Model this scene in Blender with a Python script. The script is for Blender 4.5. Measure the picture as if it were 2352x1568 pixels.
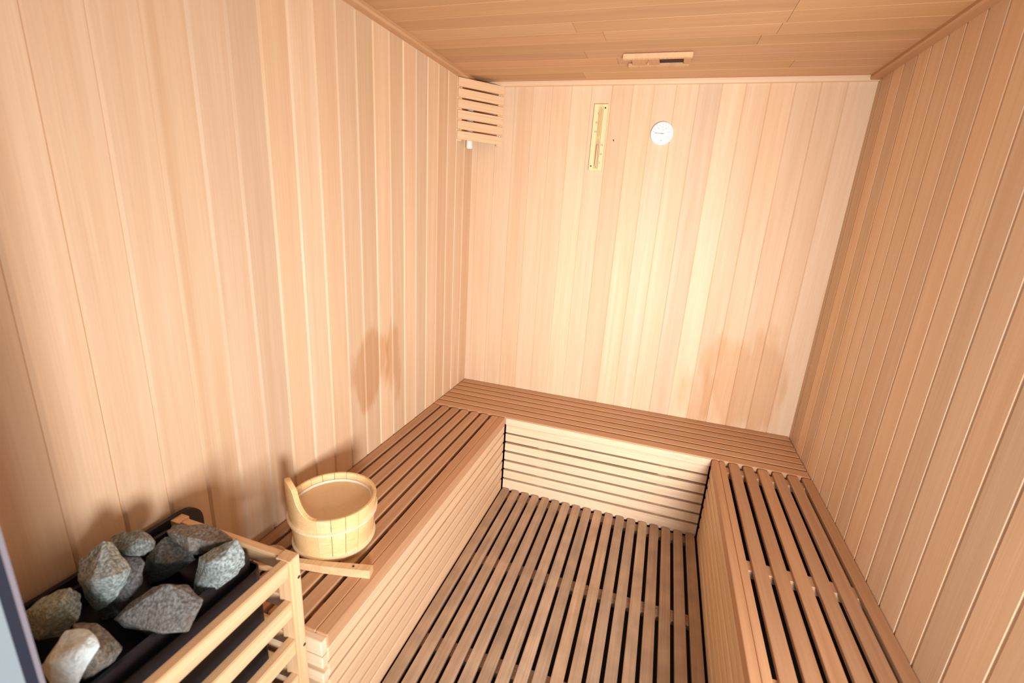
import bpy, bmesh, math, random
from mathutils import Vector, Matrix, noise as mnoise
import numpy as np

for o in list(bpy.data.objects): bpy.data.objects.remove(o, do_unlink=True)
scene = bpy.context.scene
C = scene.collection
PI = math.pi

# ------------------------------------------------------------------ camera
FPX = 1065.807
RIGHT = Vector((0.947606, 0.313787, 0.059832))
DOWN = Vector((0.142569, -0.247828, -0.958256))
FWD = Vector((-0.285860, 0.916580, -0.279580))
CAM = Vector((1.12868, -2.62806, 1.52838))
cd = bpy.data.cameras.new('camera'); cam = bpy.data.objects.new('camera', cd); C.objects.link(cam)
m = Matrix.Identity(4)
for i in range(3):
    m[i][0] = RIGHT[i]; m[i][1] = -DOWN[i]; m[i][2] = -FWD[i]; m[i][3] = CAM[i]
cam.matrix_world = m
cd.sensor_width = 36; cd.sensor_fit = 'HORIZONTAL'; cd.lens = FPX * 36 / 2352; cd.clip_start = 0.02
cd.dof.use_dof = True; cd.dof.focus_distance = 2.3; cd.dof.aperture_fstop = 3.2
scene.camera = cam

# ------------------------------------------------------------------ light, world, exposure
w = bpy.data.worlds.new('anteroom_daylight'); scene.world = w; w.use_nodes = True
bg = w.node_tree.nodes['Background']; bg.inputs[0].default_value = (0.70, 0.88, 1.0, 1); bg.inputs[1].default_value = 0.85

def area(name, loc, target, sx, sy, power, col, spread=180):
    l = bpy.data.lights.new(name, 'AREA'); l.shape = 'RECTANGLE'; l.size = sx; l.size_y = sy
    l.energy = power; l.color = col; l.spread = math.radians(spread)
    o = bpy.data.objects.new(name, l); C.objects.link(o); o.location = loc
    o.rotation_euler = (Vector(target) - Vector(loc)).to_track_quat('-Z', 'Y').to_euler()
    return o
area('anteroom_lamp', (1.74, -3.05, 0.92), (0.93, 0.0, 1.15), 0.40, 0.55, 62, (1.0, 0.97, 0.94), 120)

scene.view_settings.view_transform = 'Standard'; scene.view_settings.look = 'None'
scene.view_settings.gamma = 1.0; scene.view_settings.use_curve_mapping = False
scene.view_settings.exposure = -0.36

# ------------------------------------------------------------------ helpers
W = 1.9; HB = 0.430; HC = 2.163; YF = -2.40       # room width, bench height, ceiling, front wall inner face

def px(u, v, ax, val):
    d = RIGHT * ((u - 1176) / FPX) + DOWN * ((v - 784) / FPX) + FWD
    return CAM + d * ((val - CAM[ax]) / d[ax])

def link(name, data, parent=None, color=(1, 1, 1), mat=None):
    o = bpy.data.objects.new(name, data); C.objects.link(o); o.color = (*color, 1)
    if parent is not None: o.parent = parent
    if mat is not None and data is not None and not data.materials: data.materials.append(mat)
    return o

def tag(o, label=None, cat=None, group=None, kind=None):
    if label: o['label'] = label
    if cat: o['category'] = cat
    if group: o['group'] = group
    if kind: o['kind'] = kind
    return o

def empty(name, loc=(0, 0, 0)):
    o = bpy.data.objects.new(name, None); C.objects.link(o); o.location = loc; o.empty_display_size = .05
    return o

def mesh_from(name, verts, faces, mat=None, smooth=False):
    me = bpy.data.meshes.new(name); me.from_pydata([tuple(v) for v in verts], [], faces); me.update()
    bm = bmesh.new(); bm.from_mesh(me); bmesh.ops.recalc_face_normals(bm, faces=bm.faces); bm.to_mesh(me); bm.free()
    if smooth:
        for p in me.polygons: p.use_smooth = True
    if mat: me.materials.append(mat)
    return me

def prism(profile, L, mat=None, name='piece'):
    """closed profile in local x/z, extruded along local y from 0 to L"""
    n = len(profile)
    v = [(a, 0, b) for a, b in profile] + [(a, L, b) for a, b in profile]
    f = [[i, (i + 1) % n, n + (i + 1) % n, n + i] for i in range(n)] + [list(range(n))[::-1], list(range(n, 2 * n))]
    return mesh_from(name, v, f, mat)

def plank_mesh(wd, L, mat, b=0.0060, g=0.0075, t=0.016):
    return prism([(0, -t), (wd, -t), (wd, -g), (wd - b, 0), (b, 0), (0, -g)], L, mat, 'plank')

def slat_mesh(wd, L, t, mat, r0=0.0, r1=0.0, c=0.004, name='slat'):
    """board: local x 0..wd, y 0..L (grain), top at z 0; plan corners rounded by r0 (y=0 end) and r1"""
    def plan(ins):
        p = []
        def corner(cx_, cy_, r, a0):
            k = 4 if r > 0.001 else 0
            r = max(r - ins, 0.0002)
            for i in range(k + 1):
                a = a0 + (PI / 2) * (i / k if k else 0.5)
                p.append((cx_ + r * math.cos(a), cy_ + r * math.sin(a)) if k else (cx_, cy_))
        x0, x1, y0, y1 = ins, wd - ins, ins, L - ins
        q0 = max(r0 - ins, 0.0002) if r0 else 0; q1 = max(r1 - ins, 0.0002) if r1 else 0
        corner(x1 - q0, y0 + q0, r0, -PI / 2); corner(x1 - q1, y1 - q1, r1, 0)
        corner(x0 + q1, y1 - q1, r1, PI / 2); corner(x0 + q0, y0 + q0, r0, PI)
        return p
    rings = [(plan(0), -t), (plan(0), -c), (plan(c * .35), -c * .3), (plan(c), 0)]
    v = []; f = []; n = len(rings[0][0])
    for pl, z in rings: v += [(a, b_, z) for a, b_ in pl]
    for k in range(len(rings) - 1):
        for i in range(n): f.append([k * n + i, k * n + (i + 1) % n, (k + 1) * n + (i + 1) % n, (k + 1) * n + i])
    f.append(list(range(n))[::-1]); f.append(list(range((len(rings) - 1) * n, len(rings) * n)))
    return mesh_from(name, v, f, mat)

def box_mesh(x0, x1, y0, y1, z0, z1, mat, bev=0.0, name='box'):
    bm = bmesh.new(); bmesh.ops.create_cube(bm, size=1)
    for vv in bm.verts:
        vv.co = Vector(((x0 + x1) / 2 + vv.co.x * (x1 - x0), (y0 + y1) / 2 + vv.co.y * (y1 - y0), (z0 + z1) / 2 + vv.co.z * (z1 - z0)))
    if bev: bmesh.ops.bevel(bm, geom=bm.edges[:], offset=bev, segments=2, affect='EDGES')
    me = bpy.data.meshes.new(name); bm.to_mesh(me); bm.free(); me.materials.append(mat)
    return me

def axes(o, loc, ex, ey, ez):
    """place an object with its local axes along ex, ey, ez"""
    mm = Matrix.Identity(4)
    for i in range(3):
        mm[i][0] = ex[i]; mm[i][1] = ey[i]; mm[i][2] = ez[i]; mm[i][3] = loc[i]
    o.matrix_world = mm if o.parent is None else mm
    if o.parent is not None:
        o.matrix_parent_inverse = Matrix.Identity(4)
        o.matrix_basis = Matrix.Translation(-o.parent.location) @ mm
    return o

# ------------------------------------------------------------------ materials
def wood(name, light, dark, rough=0.5, grain=1.0, stains=(), fine=0.10, spec=0.35, blotch=0.0):
    light = (light[0], light[1] * .975, light[2] * .93); dark = (dark[0], dark[1] * .97, dark[2] * .91)
    mt = bpy.data.materials.new(name); mt.use_nodes = True
    nt = mt.node_tree; N = nt.nodes; Lk = nt.links
    b = N['Principled BSDF']; b.inputs['Roughness'].default_value = rough; b.inputs['Specular IOR Level'].default_value = spec
    tc = N.new('ShaderNodeTexCoord'); oi = N.new('ShaderNodeObjectInfo')
    off = N.new('ShaderNodeVectorMath'); off.operation = 'SCALE'; off.inputs[0].default_value = (37, 91, 53); Lk.new(oi.outputs['Random'], off.inputs['Scale'])
    add = N.new('ShaderNodeVectorMath'); Lk.new(tc.outputs['Object'], add.inputs[0]); Lk.new(off.outputs[0], add.inputs[1])
    def noise(scale, detail, dist=0.0):
        s = N.new('ShaderNodeVectorMath'); s.operation = 'MULTIPLY'; s.inputs[1].default_value = scale; Lk.new(add.outputs[0], s.inputs[0])
        n = N.new('ShaderNodeTexNoise'); n.inputs['Scale'].default_value = 1; n.inputs['Detail'].default_value = detail; n.inputs['Distortion'].default_value = dist
        Lk.new(s.outputs[0], n.inputs['Vector']); return n
    n1 = noise((26 * grain, 0.9, 26 * grain), 4, 0.8)
    n2 = noise((230 * grain, 3.5, 230 * grain), 2)
    mr = N.new('ShaderNodeMapRange'); mr.inputs[1].default_value = .32; mr.inputs[2].default_value = .72; Lk.new(n1.outputs[0], mr.inputs[0])
    mx = N.new('ShaderNodeMix'); mx.data_type = 'RGBA'; mx.inputs[6].default_value = (*light, 1); mx.inputs[7].default_value = (*dark, 1); Lk.new(mr.outputs[0], mx.inputs[0])
    m2 = N.new('ShaderNodeMapRange'); m2.inputs[1].default_value = .3; m2.inputs[2].default_value = .7; m2.inputs[3].default_value = 1 - fine; m2.inputs[4].default_value = 1 + fine; Lk.new(n2.outputs[0], m2.inputs[0])
    def mul(a, bsock, is_vec=True):
        q = N.new('ShaderNodeVectorMath'); q.operation = 'MULTIPLY'; Lk.new(a, q.inputs[0]); Lk.new(bsock, q.inputs[1]); return q.outputs[0]
    col = mul(mul(mx.outputs[2], m2.outputs[0]), oi.outputs['Color'])
    geo = N.new('ShaderNodeNewGeometry')
    if blotch:
        nb = N.new('ShaderNodeTexNoise'); nb.inputs['Scale'].default_value = 9; nb.inputs['Detail'].default_value = 5; Lk.new(add.outputs[0], nb.inputs['Vector'])
        mb = N.new('ShaderNodeMapRange'); mb.inputs[1].default_value = .35; mb.inputs[2].default_value = .68; mb.inputs[3].default_value = 1 + blotch * .5; mb.inputs[4].default_value = 1 - blotch; Lk.new(nb.outputs[0], mb.inputs[0])
        col = mul(col, mb.outputs[0])
    for (cx_, cy_, cz_, rx, ry, rz, st, tint) in stains:
        s = N.new('ShaderNodeVectorMath'); s.operation = 'SUBTRACT'; s.inputs[1].default_value = (cx_, cy_, cz_); Lk.new(geo.outputs['Position'], s.inputs[0])
        d = N.new('ShaderNodeVectorMath'); d.operation = 'DIVIDE'; d.inputs[1].default_value = (rx, ry, rz); Lk.new(s.outputs[0], d.inputs[0])
        ln = N.new('ShaderNodeVectorMath'); ln.operation = 'LENGTH'; Lk.new(d.outputs[0], ln.inputs[0])
        ns = N.new('ShaderNodeTexNoise'); ns.inputs['Scale'].default_value = 7; ns.inputs['Detail'].default_value = 4
        sm = N.new('ShaderNodeVectorMath'); sm.operation = 'MULTIPLY'; sm.inputs[1].default_value = (1.6, 1.6, .5); Lk.new(geo.outputs['Position'], sm.inputs[0])
        sa = N.new('ShaderNodeVectorMath'); Lk.new(sm.outputs[0], sa.inputs[0]); Lk.new(off.outputs[0], sa.inputs[1])
        Lk.new(sa.outputs[0], ns.inputs['Vector'])
        ad = N.new('ShaderNodeMath'); ad.operation = 'MULTIPLY_ADD'; ad.inputs[1].default_value = 1.9; Lk.new(ns.outputs[0], ad.inputs[0]); Lk.new(ln.outputs['Value'], ad.inputs[2])
        rr = N.new('ShaderNodeMapRange'); rr.interpolation_type = 'SMOOTHSTEP'; rr.inputs[1].default_value = 1.45; rr.inputs[2].default_value = 1.85; rr.inputs[3].default_value = st; rr.inputs[4].default_value = 0; Lk.new(ad.outputs[0], rr.inputs[0])
        sx = N.new('ShaderNodeMix'); sx.data_type = 'RGBA'; sx.inputs[6].default_value = (1, 1, 1, 1); sx.inputs[7].default_value = (*tint, 1); Lk.new(rr.outputs[0], sx.inputs[0])
        col = mul(col, sx.outputs[2])
    Lk.new(col, b.inputs['Base Color'])
    bp = N.new('ShaderNodeBump'); bp.inputs['Strength'].default_value = .12; bp.inputs['Distance'].default_value = .002; Lk.new(n2.outputs[0], bp.inputs['Height']); Lk.new(bp.outputs[0], b.inputs['Normal'])
    return mt

def plain(name, col, rough=0.5, metal=0.0, noise=0.0, scale=40, spec=0.5, bump=0.0):
    mt = bpy.data.materials.new(name); mt.use_nodes = True
    nt = mt.node_tree; b = nt.nodes['Principled BSDF']
    b.inputs['Base Color'].default_value = (*col, 1); b.inputs['Roughness'].default_value = rough; b.inputs['Metallic'].default_value = metal; b.inputs['Specular IOR Level'].default_value = spec
    tc = nt.nodes.new('ShaderNodeTexCoord'); n = nt.nodes.new('ShaderNodeTexNoise'); n.inputs['Scale'].default_value = scale; n.inputs['Detail'].default_value = 4
    nt.links.new(tc.outputs['Object'], n.inputs['Vector'])
    mr = nt.nodes.new('ShaderNodeMapRange'); mr.inputs[1].default_value = .3; mr.inputs[2].default_value = .7; mr.inputs[3].default_value = 1 - noise; mr.inputs[4].default_value = 1 + noise
    nt.links.new(n.outputs[0], mr.inputs[0])
    q = nt.nodes.new('ShaderNodeVectorMath'); q.operation = 'SCALE'; q.inputs[0].default_value = col; nt.links.new(mr.outputs[0], q.inputs['Scale']); nt.links.new(q.outputs[0], b.inputs['Base Color'])
    if bump:
        bp = nt.nodes.new('ShaderNodeBump'); bp.inputs['Strength'].default_value = bump; bp.inputs['Distance'].default_value = .004
        nt.links.new(n.outputs[0], bp.inputs['Height']); nt.links.new(bp.outputs[0], b.inputs['Normal'])
    return mt

WET = (0.78, 0.60, 0.46)
M_wall = wood('hemlock_wall', (0.80, 0.62, 0.455), (0.74, 0.535, 0.37), 0.5, fine=0.04, spec=0.22,
              stains=[(0, -1.02, 0.82, .3, .17, .20, .7, WET), (0, -0.84, 0.80, .3, .07, .24, .6, WET),
                      (1.64, 0, 0.66, .30, .3, .38, .6, (0.84, 0.68, 0.52)), (1.40, 0, 0.55, .10, .3, .22, .35, (0.86, 0.7, 0.56))])
M_ceil = wood('hemlock_ceiling', (0.60, 0.375, 0.215), (0.53, 0.32, 0.175), 0.5, fine=0.05)  # darker than the wall wood: the ceiling's dim bounced light is painted in
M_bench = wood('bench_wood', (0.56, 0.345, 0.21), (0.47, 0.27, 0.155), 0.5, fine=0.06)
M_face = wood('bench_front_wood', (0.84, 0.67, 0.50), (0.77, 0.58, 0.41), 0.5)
M_floor = wood('worn_floor_wood', (0.52, 0.37, 0.26), (0.41, 0.28, 0.19), 0.6, blotch=.18)
M_pale = wood('pale_pine', (0.86, 0.65, 0.37), (0.79, 0.555, 0.285), 0.4)
M_shade = wood('lamp_shade_wood', (0.84, 0.62, 0.42), (0.78, 0.53, 0.33), 0.5)
M_guard = wood('guard_wood', (0.82, 0.58, 0.36), (0.70, 0.45, 0.25), 0.42)
M_under = plain('dark_underfloor_and_shade', (0.02, 0.015, 0.018), 0.9)
M_black = plain('black_metal', (0.022, 0.022, 0.03), 0.42, 0.2, .15, 60)
M_white = plain('white_enamel', (0.93, 0.93, 0.93), 0.35)
M_red = plain('red_paint', (0.55, 0.12, 0.08), .5)
M_grey = plain('dial_grey_ink', (0.36, 0.42, 0.54), .5)
M_needle = plain('needle_blue_grey', (0.16, 0.22, 0.32), .5)
M_ink = plain('brown_ink', (0.25, 0.10, 0.04), .6)
M_steel = plain('steel_screw', (0.75, 0.72, 0.66), .3, .9)
M_dark = plain('dark_hole', (0.05, 0.025, 0.018), .9)
M_rubber = plain('black_rubber_seal', (0.012, 0.016, 0.035), .5)
M_alu = plain('pale_aluminium', (0.26, 0.24, 0.28), .4, .2)
M_frame = plain('white_door_frame', (0.26, 0.32, 0.36), .35)

def tones(n, seed, lo=0.90, hi=1.07, warm=0.05):
    r = random.Random(seed); out = []
    for _ in range(n):
        v = r.uniform(lo, hi); k = r.uniform(-warm, warm)
        out.append((min(v * (1 + k * .2), 1.25), v * (1 - k * .35), v * (1 - k)))
    return out

# ------------------------------------------------------------------ setting
X, Y, Z = Vector((1, 0, 0)), Vector((0, 1, 0)), Vector((0, 0, 1))
PB = 0.016                                        # plank thickness in front of the backing
def backing(name, x0, x1, y0, y1, z0, z1):
    o = link(name, box_mesh(x0, x1, y0, y1, z0, z1, M_under, 0, name)); return tag(o, kind='structure')  # black backing below the planks paints in the shade inside the benches

wl = backing('wall_left', -.08, -PB, YF - .1, .08, -.08, HC + .05)
wb = backing('wall_back', -PB, W + PB, PB, .08, -.08, HC + .05)
wr = backing('wall_right', W + PB, W + .08, YF - .1, .08, -.08, HC + .05)
ce = backing('ceiling', -PB, W + PB, YF - .1, PB, HC + PB, HC + .08)
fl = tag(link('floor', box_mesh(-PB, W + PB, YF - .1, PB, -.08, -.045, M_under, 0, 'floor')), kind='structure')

def plank_row(wall, seams, place, mesh_len, tone, special={}, b_=.006, g_=.0075):
    cache = {}
    for i, (a, b) in enumerate(zip(seams[:-1], seams[1:])):
        wd = round(b - a, 4)
        if wd not in cache: cache[wd] = plank_mesh(wd, mesh_len, M_wall, b_, g_)
        t = tone[i]; s = special.get(i, 1.0)
        if not isinstance(s, tuple): s = (s, s, s)
        o = link('plank', cache[wd], wall, tuple(t[k] * s[k] for k in range(3)))
        place(o, a, b)

# back wall: local x -> +x, length -> z, outward -> -y (mirror handled by ordering)
sb = [0.0, 0.031] + [round(0.031 + 0.1035 * k, 4) for k in range(1, 18)] + [1.8945]; sb = sorted(set(sb)); sb[-1] = W + .011; sb[0] = -.011
plank_row(wb, sb, lambda o, a, b: axes(o, (a, 0, .33), X, Z, -Y), HC - .33, tones(40, 3, .95, 1.04),
          {2: .97, 4: (1.03, 1.03, 1.02), 5: .97, 6: 1.06, 7: 1.02, 8: .93, 9: 1.05, 10: 1.0, 11: .98, 12: .94, 13: 1.07, 14: .97, 15: 1.0, 16: .97, 17: .95, 18: .96}, .0028, .0030)
# left wall: outward +x, length z, local x -> along +y  (X = Y x Z ok)
sl = [round(-0.1055 * k - .003, 4) for k in range(0, 24)]; sl = [s for s in sl if s > YF - .02] + [YF - .02]; sl[0] = 0.011; sl = sorted(sl)
nl = len(sl) - 1
plank_row(wl, sl, lambda o, a, b: axes(o, (0, a, .33), Y, Z, X), HC - .33, tones(40, 8, .90, 1.04),
          {nl - 14: 1.0, nl - 13: 1.07, nl - 9: 1.08, nl - 12: 1.02, nl - 8: .95, nl - 15: .95, nl - 10: .94})
# right wall: outward -x, length z, local x -> -y
sr = [-.011] + [round(0.0395 + 0.1035 * k, 4) for k in range(0, 24) if 0.0395 + 0.1035 * k < -YF] + [-YF + .02]
plank_row(wr, sr, lambda o, a, b: axes(o, (W, -a, .33), -Y, Z, -X), HC - .33, tones(40, 5, .87, .99),  # tone range lowered to paint in the weaker light on this wall
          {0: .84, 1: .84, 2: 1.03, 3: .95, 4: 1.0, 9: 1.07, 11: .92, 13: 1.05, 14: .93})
# ceiling boards run along x, with staggered butt joints
ra = random.Random(12)
fixed = {3: [0.813], 4: [0.69], 5: [1.343], 6: [.795, 1.39], 7: [.70, 1.4], 8: [1.40], 2: [1.515]}
ym = [0.0] + [-0.052 - 0.1035 * k for k in range(0, 23)] + [YF - .02]
for i in range(len(ym) - 1):
    wd = ym[i] - ym[i + 1]
    cuts = [0.0] + fixed.get(i, [ra.uniform(.5, 1.4)] if i % 2 else []) + [W]
    for a, b in zip(cuts[:-1], cuts[1:]):
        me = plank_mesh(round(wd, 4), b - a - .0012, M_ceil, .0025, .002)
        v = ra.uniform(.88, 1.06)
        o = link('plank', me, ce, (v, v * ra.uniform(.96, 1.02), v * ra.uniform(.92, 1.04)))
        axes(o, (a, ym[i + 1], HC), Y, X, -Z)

# trims
def strip(name, prof, L, loc, ex, ey, ez, mat, color=(1, 1, 1), parent=None):
    o = link(name, prism(prof, L, mat, name), parent, color); axes(o, loc, ex, ey, ez); return o
tp = [(0, 0), (.030, 0), (.030, .010), (.024, .016), (0.0, .020)]
tag(strip('trim_1', [(0, 0), (.022, 0), (.022, .010), (.016, .020), (0, .022)], W, (0, 0, HC), -Y, X, -Z, M_wall), kind='structure')
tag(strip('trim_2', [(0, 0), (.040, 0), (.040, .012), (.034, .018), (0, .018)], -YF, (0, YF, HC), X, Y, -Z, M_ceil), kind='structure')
tag(strip('trim_3', [(0, 0), (.040, 0), (.040, .012), (.034, .018), (0, .018)], -YF, (W, 0, HC), -X, -Y, -Z, M_ceil, (.9, .85, .85)), kind='structure')  # tint darkened to paint in the shade along this edge

# front wall with the door opening the photograph looks through
OX0, OX1, OZ = 0.512, 1.80, 2.04
bm = bmesh.new()
def bm_box(bm, x0, x1, y0, y1, z0, z1):
    r = bmesh.ops.create_cube(bm, size=1)
    for v in r['verts']:
        v.co = Vector(((x0 + x1) / 2 + v.co.x * (x1 - x0), (y0 + y1) / 2 + v.co.y * (y1 - y0), (z0 + z1) / 2 + v.co.z * (z1 - z0)))
for a in ((-PB, OX0 - .04, -.08, HC + .05), (OX1 + .04, W + PB, -.08, HC + .05), (OX0 - .04, OX1 + .04, OZ + .04, HC + .05)):
    bm_box(bm, a[0], a[1], YF - .12, YF, a[2], a[3])
me = bpy.data.meshes.new('wall_front'); bm.to_mesh(me); bm.free(); me.materials.append(M_wall)
tag(link('wall_front', me), kind='structure')
dr = tag(empty('door_1', (OX0, YF, 0)), kind='structure')
def jamb(name, y0, y1, mat, dx):
    bm = bmesh.new()
    bm_box(bm, OX0 - .04, OX0 + dx, y0, y1, -.04, OZ + .04)
    bm_box(bm, OX1 - dx, OX1 + .04, y0, y1, -.04, OZ + .04)
    bm_box(bm, OX0 + dx, OX1 - dx, y0, y1, OZ - dx, OZ + .04)
    bmesh.ops.translate(bm, vec=Vector((-OX0, -YF, 0)), verts=bm.verts)
    me = bpy.data.meshes.new(name); bm.to_mesh(me); bm.free(); me.materials.append(mat)
    return link(name, me, dr)
jamb('frame_liner', YF - .0050, YF, M_alu, 0.0)
jamb('door_seal', YF - .0155, YF - .0051, M_rubber, 0.0005)
jamb('door_frame', YF - .12, YF - .0156, M_frame, 0.001)

# ------------------------------------------------------------------ slatted floor (duckboard)
duck = tag(empty('duckboard', (0.443, -.455, 0)), 'worn brown slatted wooden floor grate between the three benches', 'floor grate')
FY0, FY1 = -.4375, YF + .03
fm = [slat_mesh(.0430, abs(FY1 - FY0), .022, M_floor, 0.0, .015, .0025, 'floor_slat') for _ in range(1)]
tn = tones(18, 21, .86, 1.10, .06)
for i in range(18):
    o = link('slat', fm[0], duck, tn[i]); axes(o, (.4455 + .0577 * i, FY1, 0), X, Y, Z)
bmesh_b = slat_mesh(.056, 1.03, .022, M_floor, 0, 0, .002, 'batten')
for yb in (-.4665, -.975, -1.430, -1.90, -2.30):
    o = link('batten', bmesh_b, duck, (.95, .95, .95)); axes(o, (.445, yb + .028, -.0225), -Y, X, Z)
bm = bmesh.new()
for yb in (-.975, -1.430, -1.90):
    for i in range(17):
        mt_ = Matrix.Translation((.4455 + .0577 * i + .0502 - .443, yb + .455 + ((i * 7) % 5 - 2) * .004, -.0215))
        bmesh.ops.create_icosphere(bm, subdivisions=1, radius=.0032, matrix=mt_)
me = bpy.data.meshes.new('nail_heads'); bm.to_mesh(me); bm.free(); me.materials.append(M_steel)
o = link('nail_heads', me, duck); o['kind'] = 'stuff'

# ------------------------------------------------------------------ benches
FACE_Z = [(.3400, .3850), (.2870, .3300), (.2310, .2740), (.1750, .2190), (.1185, .1630), (.0605, .1065), (-.018, .0480)]
def front_face(bench, loc, ex, L, seed, mat, out):
    """horizontal front slats, local y along the bench, outward = out"""
    tn = tones(8, seed, .96, 1.05, .03)
    for i, (z0, z1) in enumerate(FACE_Z):
        me = slat_mesh(z1 - z0, L, .022, mat, 0, 0, .0025, 'front_slat')
        o = link('front_slat', me, bench, tn[i])
        # local x -> up, y -> along, z -> out
        lo = Vector(loc) + Z * z0
        ey = Vector(out).cross(Z)
        axes(o, lo, Z, ey, Vector(out))

# back bench
bb = tag(empty('back_bench', (W / 2, -.22, 0)), 'slatted wooden bench along the far wall with pale bright front', 'bench')
pit = 0.0622; tb = tones(8, 31, .93, 1.06)
for i in range(7):
    y1 = -.003 - pit * i; wd = .0500 if i < 6 else .0585
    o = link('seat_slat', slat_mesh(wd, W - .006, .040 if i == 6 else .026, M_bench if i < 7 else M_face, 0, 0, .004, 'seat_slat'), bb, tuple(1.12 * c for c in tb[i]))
    axes(o, (.003, y1, HB), -Y, X, Z)
front_face(bb, (1.476, -.4330, 0), None, 1.036, 41, M_face, (0, -1, 0))
sm = slat_mesh(.044, .40, .02, M_face, 0, 0, .002, 'support_post')
for xs in (.645, 1.275):
    o = link('support_post', sm, bb); axes(o, (xs - .022, -.4085, .004), X, Z, -Y)
sm2 = slat_mesh(.045, .40, .03, M_bench, 0, 0, .002, 'cross_batten')
for xs in (.02, .47, .95, 1.43, 1.84):
    o = link('cross_batten', sm2, bb); axes(o, (xs, -.405, HB - .0405), X, Y, Z)
# pale edge strip along the front of the seat
strip('front_edge', [(0, 0), (.002, 0), (.002, .036), (0, .036)], 1.036, (.440, -.4365, HB - .041), -Y, X, Z, M_face, (1, 1, 1), bb)

# left bench
LBY = -1.862
lb = tag(empty('side_bench', (.22, -1.15, 0)), 'slatted wooden bench along the left wall holding the bucket', 'bench')
Ls = abs(LBY + .4425); tl = tones(8, 51, .88, 1.04)
lm = slat_mesh(.0445, Ls, .020, M_bench, .004, .016, .003, 'seat_slat')
for i in range(6):
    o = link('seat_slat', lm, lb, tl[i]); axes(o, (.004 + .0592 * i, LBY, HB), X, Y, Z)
for xs, wd in ((.3600, .0390), (.3995, .0380)):
    o = link('front_board', slat_mesh(wd, Ls, .0425, M_bench, .004, .008, .003, 'front_board'), lb, (1.08, 1.04, 1.02)); axes(o, (xs, LBY, HB), X, Y, Z)
tn = tones(8, 61, .95, 1.05)
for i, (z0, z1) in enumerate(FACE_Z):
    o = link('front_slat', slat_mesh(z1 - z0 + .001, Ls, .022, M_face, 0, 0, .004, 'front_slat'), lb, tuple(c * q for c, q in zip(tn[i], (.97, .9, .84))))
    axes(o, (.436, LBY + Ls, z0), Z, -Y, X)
sm3 = slat_mesh(.05, .355, .03, M_bench, 0, 0, .002, 'cross_batten')
for yb in (-.49, -.945, -1.41, -1.79):
    o = link('cross_batten', sm3, lb); axes(o, (.004, yb + .025, HB - .0205), -Y, X, Z)
# end panel towards the heater: short horizontal slats on two posts
em = {}
for i, (z0, z1) in enumerate([(.3780, .4240)] + [(a - .004, b - .012) for a, b in FACE_Z]):
    o = link('end_slat', slat_mesh(z1 - z0, .424, .020, M_face, 0, 0, .003, 'end_slat'), lb, (1.04, 1.04, 1.04))
    axes(o, (.434, LBY - .0205, z0), Z, -X, -Y)
pm = slat_mesh(.035, .40, .018, M_face, 0, 0, .002, 'end_post')
for xs in (.03, .375):
    o = link('end_post', pm, lb); axes(o, (xs, LBY + .001, .004), X, Z, -Y)

# right bench
RBY = YF + .03
rb = tag(empty('side_bench', (1.69, -1.4, 0)), 'empty slatted wooden bench along the darker right wall', 'bench')
Lr = abs(RBY + .4425); tr = tones(8, 71, .90, 1.06)
rm = slat_mesh(.0450, Lr, .015, M_bench, .004, .016, .003, 'seat_slat')
for i in range(6):
    o = link('seat_slat', rm if i < 5 else slat_mesh(.0410, Lr, .015, M_bench, .004, .016, .003, 'seat_slat'), rb, tr[i])
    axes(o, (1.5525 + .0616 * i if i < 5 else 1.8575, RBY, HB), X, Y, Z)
for xs, wd in ((1.4800, .0290), (1.5095, .0270)):
    o = link('front_board', slat_mesh(wd, Lr, .0425, M_bench, .004, .010, .003, 'front_board'), rb, (1.06, 1.02, .96)); axes(o, (xs, RBY, HB), X, Y, Z)
tn = tones(8, 81, .94, 1.04)
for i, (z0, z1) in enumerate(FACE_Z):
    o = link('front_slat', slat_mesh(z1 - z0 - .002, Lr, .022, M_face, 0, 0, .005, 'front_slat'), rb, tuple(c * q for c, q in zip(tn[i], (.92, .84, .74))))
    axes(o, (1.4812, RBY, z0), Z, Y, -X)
sm4 = slat_mesh(.05, .360, .03, M_bench, 0, 0, .002, 'cross_batten')
for yb in (-.49, -1.132, -1.575, -2.05):
    o = link('cross_batten', sm4, rb); axes(o, (1.5380, yb + .027, HB - .0155), -Y, X, Z)

# ------------------------------------------------------------------ bucket
BX, BY, BH = .213, -1.548, .162
R0, R1, TH = .122, .137, .011
bk = tag(empty('sauna_bucket', (BX, BY, HB)), 'pale pine stave bucket full of water standing on the left bench', 'bucket')
NS = 20; da = 2 * PI / NS
def rad(z): return R0 + (R1 - R0) * z / BH
def stave(a0, a1, top, nseg=3, TH=.011):
    """top(a) gives the height of the upper end"""
    v = []; f = []
    for i in range(nseg + 1):
        a = a0 + (a1 - a0) * i / nseg; zt = top(a)
        for (r, z) in ((rad(0), 0), (rad(BH * .9), BH * .9), (rad(min(zt, BH)) + .0, zt - .0025), (rad(min(zt, BH)) - .0025, zt), (rad(min(zt, BH)) - TH + .0025, zt), (rad(min(zt, BH)) - TH, zt - .0025), (rad(BH * .9) - TH, BH * .9), (rad(0) - TH, 0)):
            v.append((r * math.cos(a), r * math.sin(a), z))
    n = 8
    for i in range(nseg):
        for k in range(n): f.append([i * n + k, i * n + (k + 1) % n, (i + 1) * n + (k + 1) % n, (i + 1) * n + k])
    f.append(list(range(n))[::-1]); f.append([nseg * n + k for k in range(n)])
    return mesh_from('stave', v, f, M_pale)
smesh = stave(.006, da - .006, lambda a: BH)
ea0, ea1 = math.radians(216), math.radians(288); ETH = .017
r2 = random.Random(4)
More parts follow.
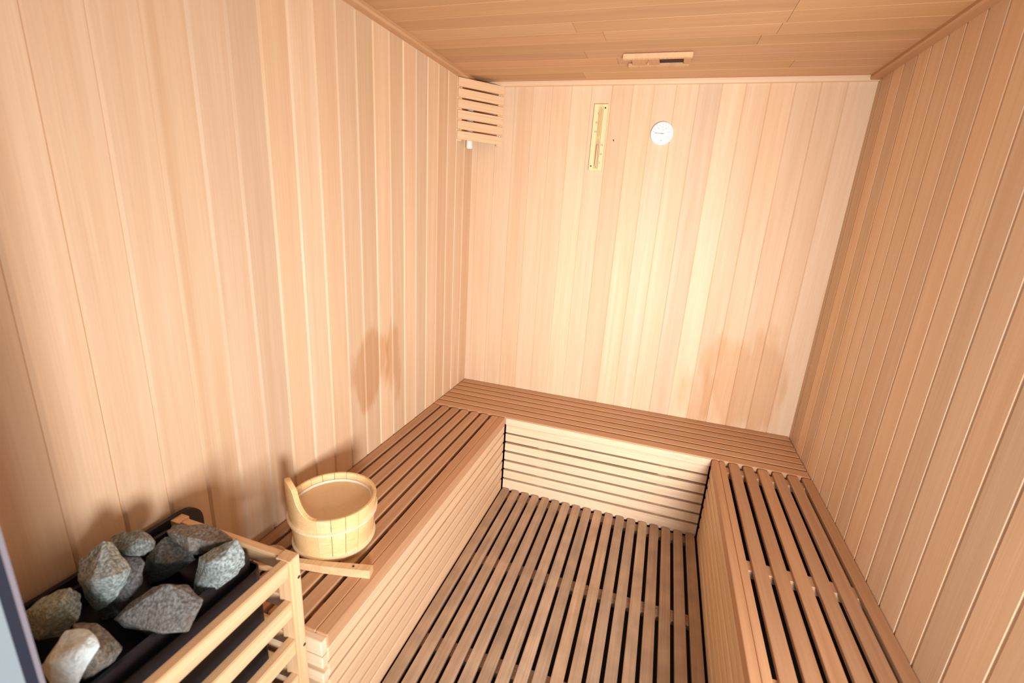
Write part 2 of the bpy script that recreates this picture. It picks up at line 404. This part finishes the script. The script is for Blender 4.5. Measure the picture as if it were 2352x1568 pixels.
for i in range(NS):
    a = i * da
    if ea0 - .01 <= a + da / 2 <= ea1 + .01: continue
    v = r2.uniform(.95, 1.05)
    o = link('stave', smesh, bk, (v, v * r2.uniform(.97, 1.02), v * r2.uniform(.92, 1.03))); o.rotation_euler.z = a
def eartop(a):
    d = math.degrees(a)
    def sst(k): k = max(0, min(1, k)); return k * k * (3 - 2 * k)
    up = sst((d - 218) / 9); k = max(0, min(1, (289 - d) / 34)); dn = 1 if d < 255 else k ** 2.3
    rnd = max(-.014 * ((d - 238) / 16) ** 2, -.03)
    return BH + (.102 + rnd) * up * dn
em_ = stave(ea0, ea1, eartop, 36, ETH)
for p in em_.polygons: p.use_smooth = False
tag(link('handle_stave', em_, bk, (1.0, .97, .92)), 'raised curved stave that serves as the handle')
def ring(name, z, rr, h, t, mat):
    v = []; f = []; n = 64; prof = [(0, 0), (t, h * .2), (t, h * .8), (0, h), (-.002, h), (-.002, 0)]
    for i in range(n):
        a = 2 * PI * i / n
        for (dr_, dz) in prof: v.append(((rr(z + dz) + dr_) * math.cos(a), (rr(z + dz) + dr_) * math.sin(a), z + dz))
    k = len(prof)
    for i in range(n):
        for j in range(k): f.append([i * k + j, i * k + (j + 1) % k, ((i + 1) % n) * k + (j + 1) % k, ((i + 1) % n) * k + j])
    return mesh_from(name, v, f, mat, False)
M_hoop = wood('hoop_cane', (.92, .78, .55), (.88, .72, .48), .4)
link('hoop', ring('hoop', .106, rad, .012, .007, M_hoop), bk, (1, 1, 1))
link('hoop', ring('hoop', .010, rad, .012, .007, M_hoop), bk, (1.0, 1.0, 1.0))
M_liner = plain('white_liner', (.90, .84, .72), .35)
link('liner', ring('liner', .132, lambda z: rad(z) - TH - .003, .010, .0032, M_liner), bk)
bm = bmesh.new(); bmesh.ops.create_circle(bm, cap_ends=True, segments=64, radius=rad(.134) - TH - .001)
me = bpy.data.meshes.new('water'); bm.to_mesh(me); bm.free()
M_water = plain('tan_water', (.74, .53, .30), .12, 0, .03, 60, .5); me.materials.append(M_water)
o = link('water', me, bk); o.location.z = .134
bm = bmesh.new(); bmesh.ops.create_cone(bm, cap_ends=True, segments=48, radius1=R0 - TH * .5, radius2=R0 - TH * .5, depth=.012)
me = bpy.data.meshes.new('base'); bm.to_mesh(me); bm.free(); me.materials.append(M_pale); o = link('base', me, bk); o.location.z = .012

# ladle lying on the bench in front of the bucket
A = Vector((.423, -1.647, HB)); B_ = Vector((.185, -1.708, HB))
ld = tag(empty('ladle', tuple(A)), 'wooden ladle with long square handle lying in front of the bucket', 'ladle')
dv = (B_ - A).normalized(); sd = Vector((-dv.y, dv.x, 0))
v = []; f = []
st_ = [(0, .0, .030, .026), (.06, .001, .030, .025), (.14, .004, .026, .024), (.22, .012, .022, .022), (.275, .022, .020, .020)]
for (s, zb, wd, h) in st_:
    for (a_, b_) in ((-1, 0), (1, 0), (1, .85), (.8, 1), (-.8, 1), (-1, .85)):
        q = dv * s + sd * (a_ * wd / 2) + Z * (zb * .0 + b_ * h + (zb if s > .2 else 0) * .4 + .0005); v.append(q)
n = 6
for i in range(len(st_) - 1):
    for k in range(n): f.append([i * n + k, i * n + (k + 1) % n, (i + 1) * n + (k + 1) % n, (i + 1) * n + k])
f.append(list(range(n))[::-1]); f.append([(len(st_) - 1) * n + k for k in range(n)])
lh = link('handle', mesh_from('handle', v, f, M_guard), ld)
bm = bmesh.new(); bmesh.ops.create_cone(bm, cap_ends=True, segments=16, radius1=.0035, radius2=.0035, depth=.001)
me = bpy.data.meshes.new('hanging_hole'); bm.to_mesh(me); bm.free(); me.materials.append(M_dark)
o = link('hanging_hole', me, lh); o.location = dv * .055 + Z * .0263
# ------------------------------------------------------------------ heater, guard, stones
HX0, HX1, HY0, HY1, HT = .030, .322, -2.300, -1.930, .700
ht = tag(empty('sauna_heater', (.17, -2.1, 0)), 'black metal sauna heater mounted on the left wall, heaped with stones', 'heater')
def tub(x0, x1, y0, y1, z0, z1, t, zf, mat, name, bev=.012):
    """open-topped box with wall thickness t and inner floor at zf"""
    def loop(ins, z):
        r = max(bev - ins, .002); p = []
        for (cx_, cy_, a0) in ((x1 - ins - r, y0 + ins + r, -PI / 2), (x1 - ins - r, y1 - ins - r, 0), (x0 + ins + r, y1 - ins - r, PI / 2), (x0 + ins + r, y0 + ins + r, PI)):
            for i in range(4): a = a0 + PI / 2 * i / 3; p.append((cx_ + r * math.cos(a), cy_ + r * math.sin(a), z))
        return p
    L = [loop(0, z0), loop(0, z1), loop(t, z1), loop(t, zf)]
    v = sum(L, []); n = 16; f = []
    for k in range(3):
        for i in range(n): f.append([k * n + i, k * n + (i + 1) % n, (k + 1) * n + (i + 1) % n, (k + 1) * n + i])
    f.append(list(range(n))[::-1]); f.append(list(range(3 * n, 4 * n)))
    me = mesh_from(name, [Vector(q) - ht.location for q in v], f, mat); return me
link('outer_shell', tub(HX0, HX1, HY0, HY1, .18, HT - .03, .004, .30, M_black, 'outer_shell', .02), ht)
link('stone_tray', tub(HX0 + .012, HX1 - .014, HY0 + .012, HY1 - .012, .32, HT, .010, .645, M_black, 'stone_tray', .018), ht)
# back plate with rounded corners, standing against the wall
v = []; yc = (HY0 + HY1) / 2
pts = []
y1, y0, zt = -1.845, HY0 - .04, .712
for i in range(7): a = PI / 2 * i / 6; pts.append((y1 - .05 + .05 * math.sin(a), zt - .05 + .05 * math.cos(a)))
pts += [(y1, .46), (y0, .46)]
for i in range(7): a = PI / 2 * i / 6; pts.append((y0 + .05 - .05 * math.cos(a), zt - .05 + .05 * math.sin(a)))
o = link('back_plate', prism(pts, .012, M_black, 'back_plate'), ht)
axes(o, (.018, 0, 0), Y, X, Z)
# guard rail of wood
gd = tag(empty('heater_guard', (.40, -1.93, 0)), 'pale wooden guard rail around the black heater beside the bench', 'guard rail')
GZ = .708; GX = .408; GY = -1.902
post = slat_mesh(.030, GZ - .012, .040, M_guard, 0, 0, .003, 'post')
for (yy) in (GY - .030, YF + .04):
    o = link('post', post, gd, (1.03, 1.03, 1.03)); axes(o, (GX, yy, .012), Y, Z, X)
pw = slat_mesh(.03, GZ - .012, .03, M_guard, 0, 0, .003, 'wall_post')
o = link('wall_post', pw, gd); axes(o, (.058, GY - .028, .012), Y, Z, X)
LR = abs(YF + .07 - (GY - .0305))
fr = slat_mesh(.042, LR, .024, M_guard, 0, 0, .006, 'front_rail')
rr_ = slat_mesh(.040, GX - .040 - .06, .020, M_guard, 0, 0, .005, 'side_rail')
tg = tones(7, 91, .97, 1.04)
for i in range(6):
    zt = GZ - .002 - .1145 * i
    o = link('front_rail', fr, gd, tg[i]); axes(o, (GX - .001, GY - .0305, zt - .042), Z, -Y, X)
    o = link('side_rail', rr_, gd, tg[-1 - i]); axes(o, (.060, GY - .001, zt - .040), Z, X, Y)
bm = bmesh.new(); bmesh.ops.create_cone(bm, cap_ends=True, segments=12, radius1=.004, radius2=.004, depth=.0012)
sc = bpy.data.meshes.new('screw'); bm.to_mesh(sc); bm.free(); sc.materials.append(M_dark)
for zz in (.648, .44):
    o = link('screw', sc, gd); axes(o, (GX + .0005, GY - .008, zz), Y, Z, X)

# stones
def stone_mat(name, c1, c2, brown):
    mt = bpy.data.materials.new(name); mt.use_nodes = True; nt = mt.node_tree; N = nt.nodes; Lk = nt.links; b = N['Principled BSDF']; b.inputs['Roughness'].default_value = .85
    tc = N.new('ShaderNodeTexCoord'); oi = N.new('ShaderNodeObjectInfo')
    n1 = N.new('ShaderNodeTexNoise'); n1.inputs['Scale'].default_value = 170; n1.inputs['Detail'].default_value = 6
    n2 = N.new('ShaderNodeTexNoise'); n2.inputs['Scale'].default_value = 14; n2.inputs['Detail'].default_value = 4
    for n in (n1, n2): Lk.new(tc.outputs['Object'], n.inputs['Vector'])
    r1 = N.new('ShaderNodeMapRange'); r1.inputs[1].default_value = .38; r1.inputs[2].default_value = .64; Lk.new(n1.outputs[0], r1.inputs[0])
    mx = N.new('ShaderNodeMix'); mx.data_type = 'RGBA'; mx.inputs[6].default_value = (*c1, 1); mx.inputs[7].default_value = (*c2, 1); Lk.new(r1.outputs[0], mx.inputs[0])
    r2_ = N.new('ShaderNodeMapRange'); r2_.inputs[1].default_value = .5; r2_.inputs[2].default_value = .7; r2_.inputs[4].default_value = .7; Lk.new(n2.outputs[0], r2_.inputs[0])
    m2 = N.new('ShaderNodeMix'); m2.data_type = 'RGBA'; m2.inputs[7].default_value = (*brown, 1); Lk.new(r2_.outputs[0], m2.inputs[0]); Lk.new(mx.outputs[2], m2.inputs[6])
    q = N.new('ShaderNodeVectorMath'); q.operation = 'MULTIPLY'; Lk.new(m2.outputs[2], q.inputs[0]); Lk.new(oi.outputs['Color'], q.inputs[1]); Lk.new(q.outputs[0], b.inputs['Base Color'])
    bp = N.new('ShaderNodeBump'); bp.inputs['Strength'].default_value = .7; bp.inputs['Distance'].default_value = .004
    ad = N.new('ShaderNodeMath'); Lk.new(n1.outputs[0], ad.inputs[0]); Lk.new(n2.outputs[0], ad.inputs[1]); Lk.new(ad.outputs[0], bp.inputs['Height']); Lk.new(bp.outputs[0], b.inputs['Normal'])
    return mt
M_stone = stone_mat('grey_green_stone', (.125, .16, .165), (.40, .47, .475), (.15, .165, .16))
M_stoneb = stone_mat('brown_grey_stone', (.095, .105, .11), (.27, .28, .28), (.17, .15, .13))
M_stonelit = stone_mat('daylit_stone', (.56, .68, .71), (.76, .87, .90), (.60, .70, .72))  # cool daylight from the door is put into this near-white colour
def crop1(pts): return [(x / 3.35, 1100 + y / 3.35) for x, y in pts]
STONES = [
 ('brownish flat stone at the bench end of the heater', M_stoneb, .742, .050, (1.2, 1.1, 1.0), [(1275,400),(1330,355),(1480,340),(1620,350),(1750,420),(1800,460),(1700,520),(1640,560),(1500,580),(1440,570),(1380,520),(1300,440)], (.0, .1)),
 ('dark grey flat stone leaning under the brown one', M_stoneb, .700, .050, (1.0, 1.08, 1.1), [(1270,440),(1330,440),(1470,540),(1515,620),(1400,680),(1280,760),(1150,815),(1110,720),(1120,600),(1180,520)], (0, 0)),
 ('speckled grey blocky stone nearest the guard corner post', M_stone, .728, .055, (1.1, 1.08, 1.05), [(1825,455),(1885,570),(1890,650),(1830,730),(1700,830),(1560,915),(1485,870),(1500,700),(1530,600),(1640,530)], (0, -.1)),
 ('small grey stone topmost at the wall side of the heap', M_stone, .770, .045, (.9, .87, .82), [(850,445),(950,405),(1090,395),(1205,480),(1190,535),(1080,600),(960,620),(880,600),(840,500)], (.1, .1)),
 ('large pale green stone with ridges in the middle of the heap', M_stone, .765, .060, (1.35, 1.38, 1.35), [(615,620),(700,540),(800,475),(870,485),(900,600),(1000,690),(980,800),(910,890),(820,990),(730,1025),(680,950),(650,850),(600,780)], (0, .1)),
 ('dark thin slab standing beside the large pale green stone', M_stoneb, .712, .025, (.75, .7, .7), [(900,590),(1080,595),(1115,650),(1095,800),(1000,940),(880,1065),(780,1090),(740,1030),(860,860),(950,740)], (0, 0)),
 ('wide flat stone with a pale chipped edge, nearest the front rails', M_stoneb, .715, .055, (1.15, 1.12, 1.1), [(1180,830),(1300,800),(1450,815),(1510,900),(1560,925),(1540,990),(1400,1110),(1280,1175),(1150,1200),(960,1140),(870,1080),(1000,950)], (.15, .35)),
 ('smooth grey green stone at the wall near the door frame', M_stone, .745, .055, (1.5, 1.6, 1.6), [(540,835),(620,880),(640,960),(600,1080),(500,1190),(300,1250),(215,1180),(190,1020),(330,910),(450,850)], (0, .0)),  # tint raised to paint back light lost to the door frame's shadow
 ('stone painted near white with door daylight, closest to the door frame', M_stonelit, .765, .055, (1, 1, 1), [(510,1160),(640,1145),(725,1180),(765,1280),(680,1440),(600,1568),(520,1640),(400,1640),(320,1440),(400,1300)], (-.1, 0)),
 ('brown grey stone wedged between the daylit stone and the tray rim', M_stoneb, .712, .055, (1.15, 1.05, .9), [(560,1110),(740,1110),(800,1200),(905,1240),(945,1290),(880,1400),(760,1500),(660,1600),(560,1640),(600,1400)], (0, 0)),
]
for si, (lab, mt, zc, th, colr, pts, ridge) in enumerate(STONES):
    P = crop1(pts); cu = sum(a for a, b in P) / len(P); cv = sum(b for a, b in P) / len(P)
    ctr = px(cu, cv, 2, zc); depth = (ctr - CAM).dot(FWD); rs = random.Random(100 + si)
    bm = bmesh.new()
    def addp(u, v, dd):
        q = CAM + (RIGHT * ((u - 1176) / FPX) + DOWN * ((v - 784) / FPX) + FWD) * (depth + dd); bm.verts.new(q - ctr)
    wpx = max(a for a, b in P) - min(a for a, b in P)
    for (u, v) in P:
        addp(u, v, rs.uniform(-.3, .3) * th)
        addp(cu + (u - cu) * .80, cv + (v - cv) * .80, th * rs.uniform(.6, .9))
    for k in range(5):
        a = k * 2 * PI / 5 + rs.uniform(-.4, .4); rad_ = rs.uniform(.15, .33) * wpx
        addp(cu + ridge[0] * wpx + rad_ * math.cos(a), cv + ridge[1] * wpx * .5 + rad_ * .6 * math.sin(a), -th * rs.uniform(.55, 1.0))
    r = bmesh.ops.convex_hull(bm, input=bm.verts)
    bmesh.ops.delete(bm, geom=[g for g in r['geom_interior'] if isinstance(g, bmesh.types.BMVert)], context='VERTS')
    bmesh.ops.dissolve_limit(bm, angle_limit=.22, verts=bm.verts, edges=bm.edges)
    bmesh.ops.bevel(bm, geom=bm.edges[:], offset=.0012, segments=1, affect='EDGES')
    bmesh.ops.triangulate(bm, faces=bm.faces)
    bmesh.ops.subdivide_edges(bm, edges=[e for e in bm.edges if e.calc_length() > .014], cuts=3, use_grid_fill=True)
    bmesh.ops.triangulate(bm, faces=bm.faces); bm.normal_update()
    for vv in bm.verts:
        q = vv.co * 38 + Vector((si * 7.3, 0, 0))
        vv.co += vv.normal * (.0035 * mnoise.noise(q) + .0016 * mnoise.noise(q * 3.1))
    me = bpy.data.meshes.new('sauna_stone'); bm.to_mesh(me); bm.free(); me.materials.append(mt)
    o = link('sauna_stone', me, None, colr); o.location = ctr
    tag(o, lab, 'stone', 'stones heaped on the heater')

# ------------------------------------------------------------------ corner lamp shade
P0 = Vector((.004, -.214, 0)); P1 = Vector((.178, -.003, 0)); ex = (P1 - P0).normalized(); nrm = ex.cross(Z) ; SW = (P1 - P0).length
sh = tag(empty('corner_lamp', (.09, -.11, 1.84)), 'slatted wooden corner lamp shade under the ceiling with white socket', 'lamp')
zt = 2.143; zs = [2.143, 2.0925, 2.0425, 1.9915, 1.9415, 1.8915, 1.8405]
smm = slat_mesh(.0415, SW, .010, M_shade, 0, 0, .0015, 'slat')
for i in range(6):
    o = link('slat', smm, sh); ztop = zs[i]; axes(o, P0 + ex * SW + Z * (ztop - .0415) + nrm * .002, Z, -ex, (Z.cross(-ex)))
sb_ = slat_mesh(.024, .300, .012, M_shade, 0, 0, .001, 'side_batten')
for s in (.004, SW - .028):
    o = link('side_batten', sb_, sh); axes(o, P0 + ex * s + Z * 1.842 - nrm * .0085, ex, Z, nrm)
bm = bmesh.new(); bmesh.ops.create_cone(bm, cap_ends=True, segments=24, radius1=.017, radius2=.017, depth=.20); bmesh.ops.bevel(bm, geom=[e for e in bm.edges if e.is_boundary or abs(e.calc_face_angle(0)) > 1], offset=.003, segments=2, affect='EDGES')
me = bpy.data.meshes.new('socket'); bm.to_mesh(me); bm.free(); me.materials.append(M_white)
o = link('socket', me, sh); o.location = px(1078, 338, 1, -.105) + Z * .092 - sh.location
bm = bmesh.new(); bmesh.ops.create_icosphere(bm, subdivisions=1, radius=.004)
me = bpy.data.meshes.new('screw'); bm.to_mesh(me); bm.free(); me.materials.append(M_steel)
for s in (.014, SW - .014):
    for z in (2.0965, 1.8955):
        o = link('screw', me, sh); o.location = P0 + ex * s + Z * z - nrm * .004 - sh.location

# ------------------------------------------------------------------ text helper
def text_mesh(body, size, mat, name):
    cu = bpy.data.curves.new(name, 'FONT'); cu.body = body; cu.size = size; cu.align_x = 'CENTER'; cu.align_y = 'CENTER'; cu.extrude = .0002
    to = bpy.data.objects.new('tmp', cu); C.objects.link(to); dg = bpy.context.evaluated_depsgraph_get()
    me = bpy.data.meshes.new_from_object(to.evaluated_get(dg)); bpy.data.objects.remove(to); me.materials.clear(); me.materials.append(mat); return me

# ------------------------------------------------------------------ sand timer
hx0, hx1, hz0, hz1 = .6775, .7485, 1.734, 2.054
hg = tag(empty('sand_timer', ((hx0 + hx1) / 2, -.001, hz0)), 'narrow pale wooden sand timer with a glass tube on the far wall', 'sand timer')
HCX = (hx0 + hx1) / 2; HCZ = (hz0 + hz1) / 2
M_tim = wood('timer_pine', (.93, .78, .50), (.88, .70, .42), .5)
# board built as a frame around a routed groove
for (a, b, c_, d_, t, nm) in ((hx0, HCX - .012, hz0, hz1, .016, 'board_side'), (HCX + .012, hx1, hz0, hz1, .016, 'board_side'), (HCX - .012, HCX + .012, hz0, hz1, .006, 'board_groove')):
    me = slat_mesh(b - a, d_ - c_, t, M_tim, 0, 0, .0008, nm); o = link(nm, me, hg, (1, 1, 1) if nm == 'board_side' else (.92, .84, .74)); axes(o, (a, -.001 - t, c_), X, Z, -Y)
for (c_, d_) in ((hz0, hz0 + .012), (hz1 - .012, hz1)):
    me = slat_mesh(.024, d_ - c_, .010, M_tim, 0, 0, .0005, 'board_end'); o = link('board_end', me, hg); axes(o, (HCX - .012, -.017, c_), X, Z, -Y)
def lathe(prof, mat, name, n=20, smooth=True):
    v = []; f = []; k = len(prof)
    for i in range(n):
        a = 2 * PI * i / n
        for r, z in prof: v.append((r * math.cos(a), r * math.sin(a), z))
    for i in range(n):
        for j in range(k - 1): f.append([i * k + j, ((i + 1) % n) * k + j, ((i + 1) % n) * k + j + 1, i * k + j + 1])
    return mesh_from(name, v, f, mat, smooth)
M_glass = bpy.data.materials.new('clear_glass'); M_glass.use_nodes = True
gt = M_glass.node_tree; gt.nodes.remove(gt.nodes['Principled BSDF'])
g1 = gt.nodes.new('ShaderNodeBsdfTransparent'); g1.inputs[0].default_value = (.95, .96, .95, 1); g2 = gt.nodes.new('ShaderNodeBsdfGlossy'); g2.inputs['Roughness'].default_value = .08
gf = gt.nodes.new('ShaderNodeFresnel'); gf.inputs[0].default_value = 1.45; gm = gt.nodes.new('ShaderNodeMixShader')
gx = gt.nodes.new('ShaderNodeMath'); gx.operation = 'MULTIPLY'; gx.inputs[1].default_value = .35; gt.links.new(gf.outputs[0], gx.inputs[0]); gt.links.new(gx.outputs[0], gm.inputs[0]); gt.links.new(g1.outputs[0], gm.inputs[1]); gt.links.new(g2.outputs[0], gm.inputs[2]); gt.links.new(gm.outputs[0], gt.nodes['Material Output'].inputs[0])
prof = [(.0005, -.143), (.005, -.142), (.0065, -.136), (.0065, -.020), (.0055, -.012), (.0018, -.002), (.0018, .002), (.0055, .012), (.0065, .020), (.0065, .136), (.005, .142), (.0005, .143)]
o = link('glass_tube', lathe(prof, M_glass, 'glass_tube'), hg); o.location = Vector((HCX, -.0145, HCZ)) - hg.location
M_sand = plain('tan_sand', (.80, .60, .42), .9, 0, .1, 400)
o = link('sand', lathe([(.0004, -.138), (.0050, -.137), (.0055, -.132), (.0055, -.035), (.0004, -.031)], M_sand, 'sand'), hg); o.location = Vector((HCX, -.0145, HCZ)) - hg.location
for (u, v, s, fl_) in ((1374, 260, '5', 1), (1371, 281, '10', 1), (1368.5, 302, '15', 1), (1381.5, 333, '15', 0), (1379, 354, '10', 0), (1376.5, 374, '5', 0)):
    q = px(u, v, 1, -.0175); o = link('minute_number', text_mesh(s, .0135, M_ink, 'minute_number'), hg)
    if fl_: axes(o, q, -X, -Z, -Y)
    else: axes(o, q, X, Z, -Y)
for (xx, zz) in ((hx1 - .014, hz1 - .018), (hx0 + .012, hz0 + .022)):
    o = link('screw', sc, hg); axes(o, (xx, -.0175, zz), X, Z, -Y)

# ------------------------------------------------------------------ thermometer
TX, TZ, TR = 1.0275, 1.920, .0545
th_ = tag(empty('thermometer', (TX, 0, TZ)), 'round white wall thermometer with thin needle on the far wall', 'thermometer')
def on_dial(o, x, z, y, ang=0):
    o.location = (x, y, z); o.rotation_euler = (PI / 2, ang, 0); return o
body = lathe([(.0005, 0), (TR - .002, 0), (TR, .003), (TR, .012), (TR - .002, .0145), (TR - .006, .0145), (TR - .0075, .0115), (.0005, .0115)], M_white, 'case', 48, False)
o = link('case', body, th_); on_dial(o, 0, 0, -.001)
# marks
bm = bmesh.new()
for i in range(49):
    a = math.radians(210 - 240 * i / 48); big = i % 4 == 0
    r0_, r1_ = (.0365 if big else .0395), .0435
    wd = .0008 if big else .0004
    c_, s_ = math.cos(a), math.sin(a)
    vs = [bm.verts.new((r * c_ - t * s_, 0, r * s_ + t * c_)) for r, t in ((r0_, -wd), (r1_, -wd), (r1_, wd), (r0_, wd))]; bm.faces.new(vs)
me = bpy.data.meshes.new('scale_marks'); bm.to_mesh(me); bm.free(); me.materials.append(M_grey); o = link('scale_marks', me, th_); o.location.y = -.0128
for i, s in enumerate(('0', '20', '40', '60', '80', '100', '120')):
    a = math.radians(210 - 240 * i / 6); o = link('scale_number', text_mesh(s, .0085, M_grey, 'scale_number'), th_); on_dial(o, .030 * math.cos(a), .030 * math.sin(a), -.0128)
o = link('unit_mark', text_mesh('°C', .012, M_grey, 'unit_mark'), th_); on_dial(o, .002, .017, -.0128)
o = link('needle', prism([(-.036, -.0006), (.010, -.0012), (.010, .0012), (-.036, .0006)], .0008, M_needle, 'needle'), th_); o.location.y = -.0142; o.rotation_euler.y = math.radians(2)
bm = bmesh.new(); bmesh.ops.create_cone(bm, cap_ends=True, segments=16, radius1=.0024, radius2=.0018, depth=.002)
me = bpy.data.meshes.new('hub'); bm.to_mesh(me); bm.free(); me.materials.append(M_red); o = link('hub', me, th_); on_dial(o, 0, 0, -.0150)
o = link('screw', me, th_); on_dial(o, .001, -.033, -.0130)

# ------------------------------------------------------------------ ceiling air vent
VX0, VX1, VZ = .846, 1.121, HC - .002
vt = tag(empty('air_vent', (.98, -.35, VZ)), 'wooden sliding air vent set in the ceiling near the far wall', 'vent')
def vbox(name, x0, x1, y0, y1, z0, z1, mat, colr=(1, 1, 1), bev=.0015):
    o = link(name, box_mesh(x0 - .98, x1 - .98, y0 + .35, y1 + .35, z0 - VZ, z1 - VZ, mat, bev, name), vt, colr); return o
vbox('front_bar', VX0, VX1, -.424, -.402, HC - .021, VZ, M_shade, (.9, .82, .74))
vbox('rear_bar', VX0 + .01, VX1 - .01, -.292, -.262, HC - .016, VZ, M_ceil, (1.05, 1.02, 1))
vp = vbox('slide_panel', VX0 + .03, .990, -.401, -.293, HC - .012, HC - .006, M_ceil)
vbox('end_bar', VX1 - .034, VX1 - .004, -.401, -.293, HC - .012, HC - .003, M_ceil)
vbox('cover_strip', .991, VX1 - .035, -.401, -.372, HC - .012, HC - .005, M_ceil)
vbox('opening', .991, VX1 - .035, -.371, -.293, HC - .0045, HC - .003, M_dark, (1, 1, 1), 0)
o = link('knob', lathe([(.0004, -.014), (.005, -.013), (.006, -.009), (.003, -.004), (.003, 0)], M_ceil, 'knob'), vp); o.location = (.945 - .98, .0, -.011)

# dark nail hole in a plank and a pale knot
kn = link('knot', lathe([(.0003, .0006), (.004, .0004), (.0055, 0)], M_dark, 'knot', 12), wb); axes(kn, (.791, -.0002, 1.886), X * .5 + Z * .2, Z, -Y)

# bowl of the ladle
bo = link('bowl', lathe([(.0005, .001), (.028, .002), (.042, .018), (.045, .036), (.041, .036), (.038, .019), (.026, .007), (.0005, .006)], M_guard, 'bowl', 24), ld)
bo.location = dv * .315
